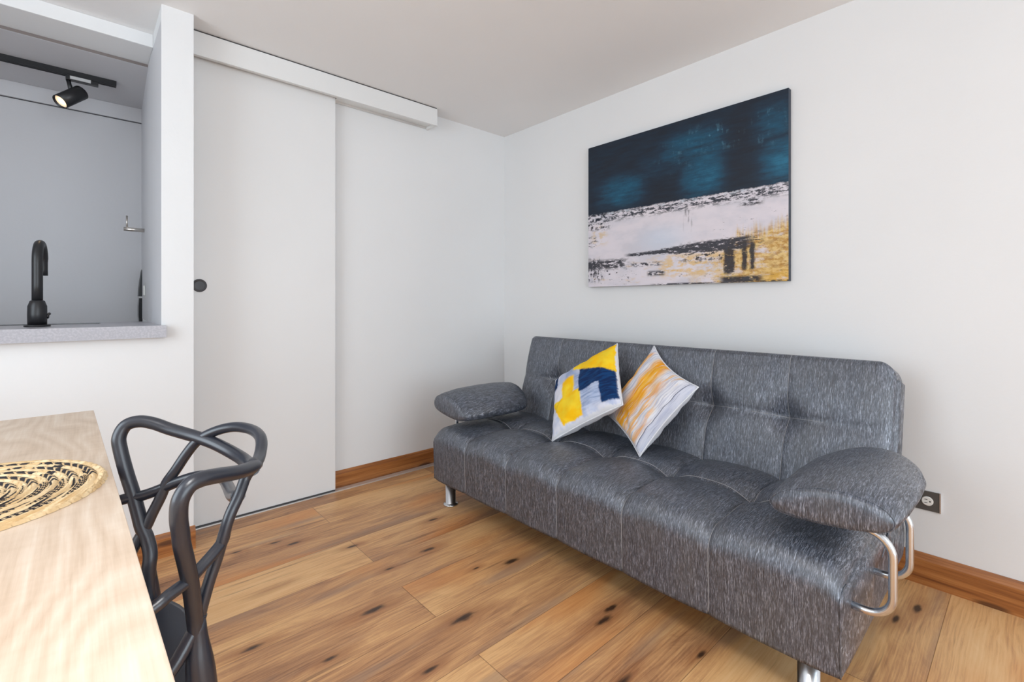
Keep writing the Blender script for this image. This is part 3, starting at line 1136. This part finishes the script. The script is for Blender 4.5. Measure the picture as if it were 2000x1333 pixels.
ti = min(range(34), key=lambda i: abs(BP[i][0] - TL))
for s in SEAM:
    tube(bm, [back_surf(s + dy * 0.01, ti, 0.0006) for dy in range(-13, 14)], 0.0010, 6, mi=1)
obj('backrest', bm, [M_fab, M_stitch], parent=sofa)

# rear base that carries the backrest and reaches back to the wall
bm = bmesh.new()
prof = [(-0.370, 0.125), (-0.370, 0.34), (-0.27, 0.34), (-0.12, 0.285), (-0.075, 0.24), (-0.062, 0.19), (-0.075, 0.145), (-0.11, 0.118)]
sm = []
for i in range(len(prof)):
    a, b = Vector((*prof[i], 0)), Vector((*prof[(i + 1) % len(prof)], 0))
    for t in (0.15, 0.5, 0.85):
        sm.append(a.lerp(b, t))
rows = []
for y, s in ((Y0 - 0.004, 0.90), (Y0 - 0.012, 0.97), (Y0 - 0.03, 1.0), (-1.48, 1.0), (Y1 + 0.03, 1.0), (Y1 + 0.012, 0.97), (Y1 + 0.004, 0.90)):
    c = Vector((-0.22, 0.23, 0))
    rows.append([bm.verts.new((c.x + (p.x - c.x) * s, y, c.y + (p.y - c.y) * s)) for p in sm])
for a, b in zip(rows, rows[1:]):
    for i in range(len(sm)):
        k2 = (i + 1) % len(sm)
        bm.faces.new((a[i], a[k2], b[k2], b[i])).smooth = True
bm.faces.new(rows[0]); bm.faces.new(rows[-1][::-1])
obj('rear_base', bm, M_fab, parent=sofa)

# armrests
AP = [(0.0, 0.512), (0.004, 0.532), (0.028, 0.566), (0.07, 0.597), (0.12, 0.620), (0.18, 0.631), (0.235, 0.626), (0.278, 0.608), (0.302, 0.578), (0.304, 0.548),
      (0.284, 0.522), (0.24, 0.507), (0.18, 0.496), (0.11, 0.489), (0.05, 0.488), (0.015, 0.495)]


def armrest(side):
    """side=+1 far-left arm, -1 near-right arm"""
    yin = -0.803 if side > 0 else -2.215
    loop = [Vector((p[0], p[1], 0)) for p in AP]
    fine = spline([(*p.xy, 0) for p in loop] + [(*loop[0].xy, 0)], 4)[:-1]
    cen = Vector((0.165, 0.555, 0))
    x0, x1 = -0.965, -0.475
    bm = bmesh.new()
    st = [(x0 - 0.010, 0.50), (x0 - 0.008, 0.74), (x0 - 0.002, 0.87), (x0 + 0.006, 0.915), (x0 + 0.03, 0.965), (x0 + 0.12, 1.015), (x0 + 0.25, 1.035), (x0 + 0.37, 1.02),
          (x1 - 0.06, 0.985), (x1 - 0.025, 0.93), (x1 - 0.005, 0.82), (x1, 0.6)]
    if True:
        st = [(a, b) for a, b in st]
    rows = []
    for x, s in st:
        r = []
        for p in fine:
            q = cen + (p - cen) * s
            if side < 0:
                q.y = 0.548 + (q.y - 0.548) * 0.88
            zs = 0.84 + 0.16 * min(1.0, max(0.0, (x - x0 - 0.006) / 0.15)) ** 0.6
            q.y = 0.520 + (q.y - 0.520) * (zs if q.y > 0.520 else 1.0)
            # rear end slimmer across
            wy = 1.0 - 0.20 * max(0.0, (x - (x1 - 0.14)) / 0.14) ** 2
            yy = yin + side * (cen.x + (q.x - cen.x) * wy)
            r.append(bm.verts.new((x, yy, q.y - (0.022 if side > 0 else 0.004))))
        rows.append(r)
    for a, b in zip(rows, rows[1:]):
        for i in range(len(fine)):
            k2 = (i + 1) % len(fine)
            bm.faces.new((a[i], a[k2], b[k2], b[i])).smooth = True
    bm.faces.new(rows[0]).smooth = True
    bm.faces.new(rows[-1][::-1]).smooth = True
    seam = [v.co + Vector((-0.001, 0, 0)) for v in rows[3]]
    tube(bm, seam + [seam[0]], 0.0016, 6, mi=1)
    a = obj('armrest', bm, [M_fab, M_fab], parent=sofa)
    for xt in ((-0.84, -0.62) if side > 0 else (-0.925, -0.690)):
        bm = bmesh.new()
        yo = yin + side * (0.252 if side > 0 else 0.284)
        ye = (Y0 - 0.008) if side > 0 else (Y1 + 0.008)
        zt, zb = 0.518, 0.298
        r = 0.055
        P = [(xt, yin + side * 0.20, zt - 0.012)]
        P += [(xt, yo - side * r + side * r * math.sin(t), zt - 0.012 - r + r * math.cos(t)) for t in [PI / 2 * i / 8 for i in range(9)]]
        P += [(xt, yo - side * r + side * r * math.cos(t), zb + r - r * math.sin(t)) for t in [PI / 2 * i / 8 for i in range(9)]]
        P += [(xt, ye, zb)]
        tube(bm, P, 0.0095, 16)
        obj('tube_bracket', bm, M_chrome, parent=a)


armrest(1)
armrest(-1)
for x, y in ((-0.935, -0.628), (-0.930, -2.318), (-0.25, -0.63), (-0.25, -2.318)):
    bm = bmesh.new()
    lathe(bm, [(0.040, 0.0), (0.040, 0.005), (0.034, 0.009), (0.027, 0.011), (0.027, 0.145)], (x, y, 0.0), seg=36)
    obj('leg', bm, M_chrome, parent=sofa)


# ------------------------------------------------------------------ cushions
def cushion(label, center, up, right, size, m, back_m, thick=0.062, pull_top=0.0, pull_bottom=0.0):
    """square cushion standing on a corner; e1 = corner B->R, e2 = B->L"""
    up, right = Vector(up).normalized(), Vector(right).normalized()
    right = (right - up * right.dot(up)).normalized()
    nrm = right.cross(up).normalized()
    if nrm.x > 0: nrm = -nrm
    e1 = (up + right).normalized()
    e2 = (up - right).normalized()
    t = thing('throw_pillow', Vector(center) - up * size * 0.68, label, 'pillow')
    N = 44
    pin = 0.045 if pull_top < 0.02 else 0.085
    rnd = random.Random(int(center[1] * -100))
    ph = [rnd.uniform(0, 6) for _ in range(8)]
    bmf = bmesh.new()
    uvl = bmf.loops.layers.uv.new('UVMap')

    def pt(i, j, sgn):
        a, b = i / N, j / N
        s, q = 2 * a - 1, 2 * b - 1
        # concave outline between pointed corners
        ss_ = s * (1 - pin * (1 - q * q) ** 1.0 * abs(s) ** 3)
        qq = q * (1 - pin * (1 - s * s) ** 1.0 * abs(q) ** 3)
        prof = max(0.0, (1 - s ** 4) * (1 - q ** 4)) ** 0.55
        d = thick * prof * (0.78 if sgn > 0 else 1.0)
        edge = 1 - max(abs(s), abs(q))
        wr = 0.0045 * math.sin(11 * s + ph[0] + 3 * q) * math.sin(9 * q + ph[1]) + 0.005 * math.sin(20 * (s + q) + ph[2]) * max(0, 0.4 - edge) * 1.6
        wr += 0.010 * math.exp(-((s * 0.8 - q * 0.6 + 0.45) / 0.06) ** 2) * (-1) * max(0, 1 - (abs(s + q + 0.9)) / 0.7)
        d += wr * prof
        w1, w2 = max(0, (s + q) / 2) ** 4, max(0, -(s + q) / 2) ** 4
        return Vector(center) + (e1 * ss_ + e2 * qq) * size / 2 + nrm * d * sgn + up * (pull_top * w1 - pull_bottom * w2)
    for sgn, mi in ((1, 0), (-1, 1)):
        g = [[bmf.verts.new(pt(i, j, sgn)) for j in range(N + 1)] for i in range(N + 1)]
        for i in range(N):
            for j in range(N):
                f = bmf.faces.new((g[i][j], g[i + 1][j], g[i + 1][j + 1], g[i][j + 1]))
                f.smooth = True
                f.material_index = mi
                for lp, (ii, jj) in zip(f.loops, ((i, j), (i + 1, j), (i + 1, j + 1), (i, j + 1))):
                    lp[uvl].uv = (ii / N, jj / N)
    bmesh.ops.remove_doubles(bmf, verts=bmf.verts, dist=0.0004)
    obj('cover', bmf, [m, back_m], parent=t)
    # welt of white cloth around the rim
    bmw = bmesh.new()
    loop = [pt(i, 0, 0) for i in range(N)] + [pt(N, j, 0) for j in range(N)] + [pt(N - i, N, 0) for i in range(N)] + [pt(0, N - j, 0) for j in range(N + 1)]
    tube(bmw, loop, 0.0035, 8)
    setp(obj('piping', bmw, back_m, parent=t), 'white seam piping')
    return t


cushion('white square throw pillow with yellow and navy brush patches, left on sofa',
        (-0.545, -1.232, 0.640), (0.338, -0.120, 0.437), (-0.140, -0.531, 0.005), 0.410, M_pilA, M_pilW, 0.070, 0.008, 0.004)
cushion('pale throw pillow with streaky orange-yellow bands, right of the navy-patched one',
        (-0.475, -1.535, 0.630), (0.349, 0.144, 0.421), (-0.027, -0.528, 0.203), 0.381, M_pilB, M_pilW, 0.060, 0.045, 0.004)

# ------------------------------------------------------------------ table
tb = thing('dining_table', (-2.36, -0.787, 0.0), 'pale oak laminate dining table in the left foreground', 'table')
rot = math.radians(1.30)


def tpt(a, b, z):      # a: to the left, b: towards the camera
    return Vector((-2.374 - a * math.cos(rot) + b * math.sin(rot), -0.787 - b * math.cos(rot) - a * math.sin(rot) * 0.3, z))


def tbox(a0, a1, b0, b1, z0, z1):
    bm = bmesh.new()
    lo = [bm.verts.new(tpt(a, b, z0)) for a, b in ((a0, b0), (a1, b0), (a1, b1), (a0, b1))]
    hi = [bm.verts.new(tpt(a, b, z1)) for a, b in ((a0, b0), (a1, b0), (a1, b1), (a0, b1))]
    bm.faces.new(lo); bm.faces.new(hi)
    for i in range(4):
        bm.faces.new((lo[i], lo[(i + 1) % 4], hi[(i + 1) % 4], hi[i]))
    return bm


obj('tabletop', tbox(0, 0.80, 0, 1.60, 0.722, 0.75), M_table, parent=tb, bevel=0.0012)
for a in (0.035, 0.715):
    for b in (0.04, 1.51):
        obj('leg', tbox(a, a + 0.05, b, b + 0.05, 0, 0.722), M_tedge, parent=tb, bevel=0.002)
for b in (0.05, 1.535):
    obj('apron', tbox(0.085, 0.715, b, b + 0.02, 0.66, 0.722), M_tedge, parent=tb)


def placemat():
    cx, cy, z0, Rm, turns = -2.578, -1.535, 0.7505, 0.212, 16
    bm = bmesh.new()
    cl = bm.loops.layers.float_color.new('weave')
    NR, NA = turns * 11, 760
    wid = Rm / turns
    tan1, tan2 = srgb(206, 172, 124), srgb(232, 208, 168)
    blk = srgb(44, 42, 46)
    rnd = random.Random(3)
    jit = [rnd.random() for _ in range(4096)]

    def hf(ri, ai):
        r = Rm * ri / NR
        a = 2 * PI * ai / NA
        t = r / wid + a / (2 * PI)
        k = math.floor(t)
        f = t - k
        pitch = 0.021
        arc = max(r, 0.01) * a / pitch + jit[k % 64] * 3
        br = math.sin(PI * f)
        ph = (arc + (abs(f - 0.5)) * 1.5) % 1.0
        strand = math.sin(PI * ph) ** 0.6
        hgt = 0.0030 + 0.0048 * max(0, br) ** 0.6 * (0.50 + 0.50 * strand)
        if ri >= NR - 1:
            hgt = 0.0
        elif ri > NR - 5:
            hgt *= 0.75
        rr = r + (0.0022 * strand if ri > NR - 9 else 0)
        return r, a, rr, hgt, k, f, arc, ph
    G, info = [], []
    for ri in range(1, NR + 1):
        row, inf = [], []
        for ai in range(NA):
            r, a, rr, hg, k, f, arc, ph = hf(ri, ai)
            row.append(bm.verts.new((cx + rr * math.cos(a), cy + rr * math.sin(a), z0 + hg)))
            q = int(arc * 1.0)
            n = jit[(k * 37 + q * 11) % 4096]
            n2 = jit[(k * 91 + q * 29 + (f > 0.5) * 7) % 4096]
            dark = (k % 2 == 0) and k < turns - 1 and k > 0
            is_b = (dark and (n < 0.90)) or (not dark and k < turns - 2 and n2 < 0.13)
            if dark and ph < 0.24:
                is_b = False
            base = blk if is_b else tuple(tan1[c] + (tan2[c] - tan1[c]) * n2 for c in range(3))
            groove = 1.0
            inf.append((*[c * groove for c in base], 1))
        G.append(row)
        info.append(inf)
    for i in range(len(G) - 1):
        for j in range(NA):
            k2 = (j + 1) % NA
            f = bm.faces.new((G[i][j], G[i + 1][j], G[i + 1][k2], G[i][k2]))
            f.smooth = True
            for lp, c in zip(f.loops, (info[i][j], info[i + 1][j], info[i + 1][k2], info[i][k2])):
                lp[cl] = c
    bm.faces.new(G[0][::-1])
    o = obj('placemat', bm, M_straw, loc=(cx, cy, z0))
    setp(o, 'round woven straw placemat with black braids on the oak table', 'placemat')


placemat()

# ------------------------------------------------------------------ chair
ch = thing('dining_chair', (-2.38, -1.71, 0.0), 'black plastic dining chair with intertwined open loops tucked under table', 'chair')
bm = bmesh.new()
A = [(-2.302, -1.548, 0.470), (-2.303, -1.549, 0.544), (-2.300, -1.546, 0.576), (-2.304, -1.535, 0.605), (-2.312, -1.526, 0.630), (-2.317, -1.517, 0.656), (-2.325, -1.504, 0.696), (-2.334, -1.493, 0.734), (-2.343, -1.482, 0.780), (-2.345, -1.478, 0.806), (-2.334, -1.477, 0.828), (-2.313, -1.484, 0.834), (-2.290, -1.496, 0.828), (-2.264, -1.514, 0.815), (-2.224, -1.550, 0.799), (-2.194, -1.591, 0.786), (-2.166, -1.66, 0.770), (-2.164, -1.735, 0.770), (-2.190, -1.850, 0.802)]
B = [(-2.190, -1.852, 0.803), (-2.166, -1.800, 0.805), (-2.148, -1.740, 0.820), (-2.148, -1.680, 0.825), (-2.164, -1.627, 0.824), (-2.185, -1.591, 0.816), (-2.209, -1.565, 0.802), (-2.225, -1.552, 0.787), (-2.241, -1.544, 0.763), (-2.258, -1.538, 0.733), (-2.272, -1.533, 0.710), (-2.282, -1.532, 0.683), (-2.296, -1.531, 0.652), (-2.305, -1.529, 0.629), (-2.317, -1.527, 0.607), (-2.335, -1.524, 0.57), (-2.37, -1.515, 0.50), (-2.39, -1.512, 0.478)]
D = [(-2.56, -1.47, 0.50), (-2.50, -1.478, 0.60), (-2.42, -1.486, 0.665), (-2.345, -1.500, 0.684), (-2.308, -1.516, 0.689), (-2.275, -1.532, 0.701), (-2.251, -1.550, 0.713), (-2.227, -1.570, 0.722), (-2.206, -1.596, 0.726), (-2.190, -1.628, 0.724), (-2.190, -1.67, 0.722), (-2.200, -1.75, 0.733), (-2.206, -1.80, 0.745), (-2.213, -1.862, 0.766)]
C = [(-2.178, -1.825, 0.800), (-2.192, -1.855, 0.805), (-2.221, -1.892, 0.814), (-2.254, -1.922, 0.825), (-2.277, -1.939, 0.830), (-2.292, -1.945, 0.826), (-2.302, -1.947, 0.809), (-2.303, -1.942, 0.784), (-2.300, -1.936, 0.760), (-2.298, -1.932, 0.742), (-2.292, -1.922, 0.712), (-2.285, -1.908, 0.674), (-2.279, -1.893, 0.631), (-2.274, -1.880, 0.590), (-2.268, -1.882, 0.53), (-2.262, -1.886, 0.465)]
Ee = [(-2.184, -1.835, 0.808), (-2.194, -1.858, 0.803), (-2.203, -1.860, 0.790), (-2.214, -1.869, 0.768), (-2.228, -1.876, 0.743), (-2.238, -1.878, 0.711), (-2.246, -1.876, 0.680), (-2.255, -1.877, 0.654), (-2.262, -1.878, 0.630), (-2.267, -1.878, 0.610), (-2.271, -1.877, 0.585), (-2.268, -1.880, 0.54)]
G = [(-2.234, -1.876, 0.722), (-2.238, -1.876, 0.706), (-2.252, -1.886, 0.696), (-2.273, -1.899, 0.684), (-2.286, -1.909, 0.678), (-2.300, -1.918, 0.676), (-2.315, -1.926, 0.673), (-2.332, -1.932, 0.666), (-2.42, -1.945, 0.63), (-2.50, -1.95, 0.57), (-2.56, -1.95, 0.49)]
Hh = [(-2.268, -1.877, 0.605), (-2.273, -1.878, 0.590), (-2.284, -1.882, 0.573), (-2.293, -1.886, 0.561), (-2.302, -1.889, 0.550), (-2.33, -1.895, 0.52), (-2.37, -1.900, 0.485)]
for crv, r0 in ((A, 0.0124), (B, 0.0102), (D, 0.0105), (C, 0.0112), (Ee, 0.0086), (G, 0.0086), (Hh, 0.0100)):
    pts = spline(crv, 5)
    tube(bm, pts, r0, 16)
obj('backrest', bm, M_blackplastic, parent=ch)

# seat shell
bm = bmesh.new()
ZS = 0.488


def seat_pt(th, s):
    c, sn = math.cos(th), math.sin(th)
    e = 2 / 2.6
    x = -2.452 + 0.205 * math.copysign(abs(c) ** e, c)
    y = -1.712 + 0.222 * math.copysign(abs(sn) ** e, sn)
    cx_, cy_ = -2.452, -1.712
    px, py = cx_ + (x - cx_) * s, cy_ + (y - cy_) * s
    dish = -0.016 * (1 - s ** 3)
    return px, py, ZS + dish


NA = 64
top, bot = [], []
for s in (1.0, 0.97, 0.85, 0.65, 0.4, 0.15):
    top.append([bm.verts.new(seat_pt(2 * PI * k_ / NA, s)) for k_ in range(NA)])
for s, dz in ((0.99, -0.016), (0.7, -0.028), (0.15, -0.032)):
    bot.append([bm.verts.new((*seat_pt(2 * PI * k_ / NA, s)[:2], ZS + dz)) for k_ in range(NA)])
for rows in (top, bot, [top[0], bot[0]]):
    for a, b in zip(rows, rows[1:]):
        for i in range(NA):
            k2 = (i + 1) % NA
            bm.faces.new((a[i], a[k2], b[k2], b[i])).smooth = True
bm.faces.new(top[-1]); bm.faces.new(bot[-1])
obj('seat', bm, M_blackplastic, parent=ch)


def chair_leg(p0, p1, p2, r):
    bm = bmesh.new()
    pts = spline([p0, p1, p2], 8)
    n = len(pts)
    rs = [r[0] + (r[1] - r[0]) * i / (n - 1) + (r[2] if len(r) > 2 else 0) * math.exp(-((i / (n - 1) - 0.4) / 0.22) ** 2) for i in range(n)]
    tube(bm, pts, rs, 16)
    obj('leg', bm, M_blackplastic, parent=ch)


chair_leg((-2.272, -1.878, 0.60), (-2.262, -1.886, 0.46), (-2.205, -1.925, 0.0), (0.011, 0.013, 0.008))
chair_leg((-2.302, -1.547, 0.545), (-2.290, -1.542, 0.46), (-2.225, -1.500, 0.0), (0.0115, 0.012))
chair_leg((-2.56, -1.95, 0.50), (-2.575, -1.945, 0.40), (-2.60, -1.95, 0.0), (0.018, 0.013))
chair_leg((-2.56, -1.47, 0.51), (-2.575, -1.475, 0.40), (-2.60, -1.47, 0.0), (0.018, 0.013))
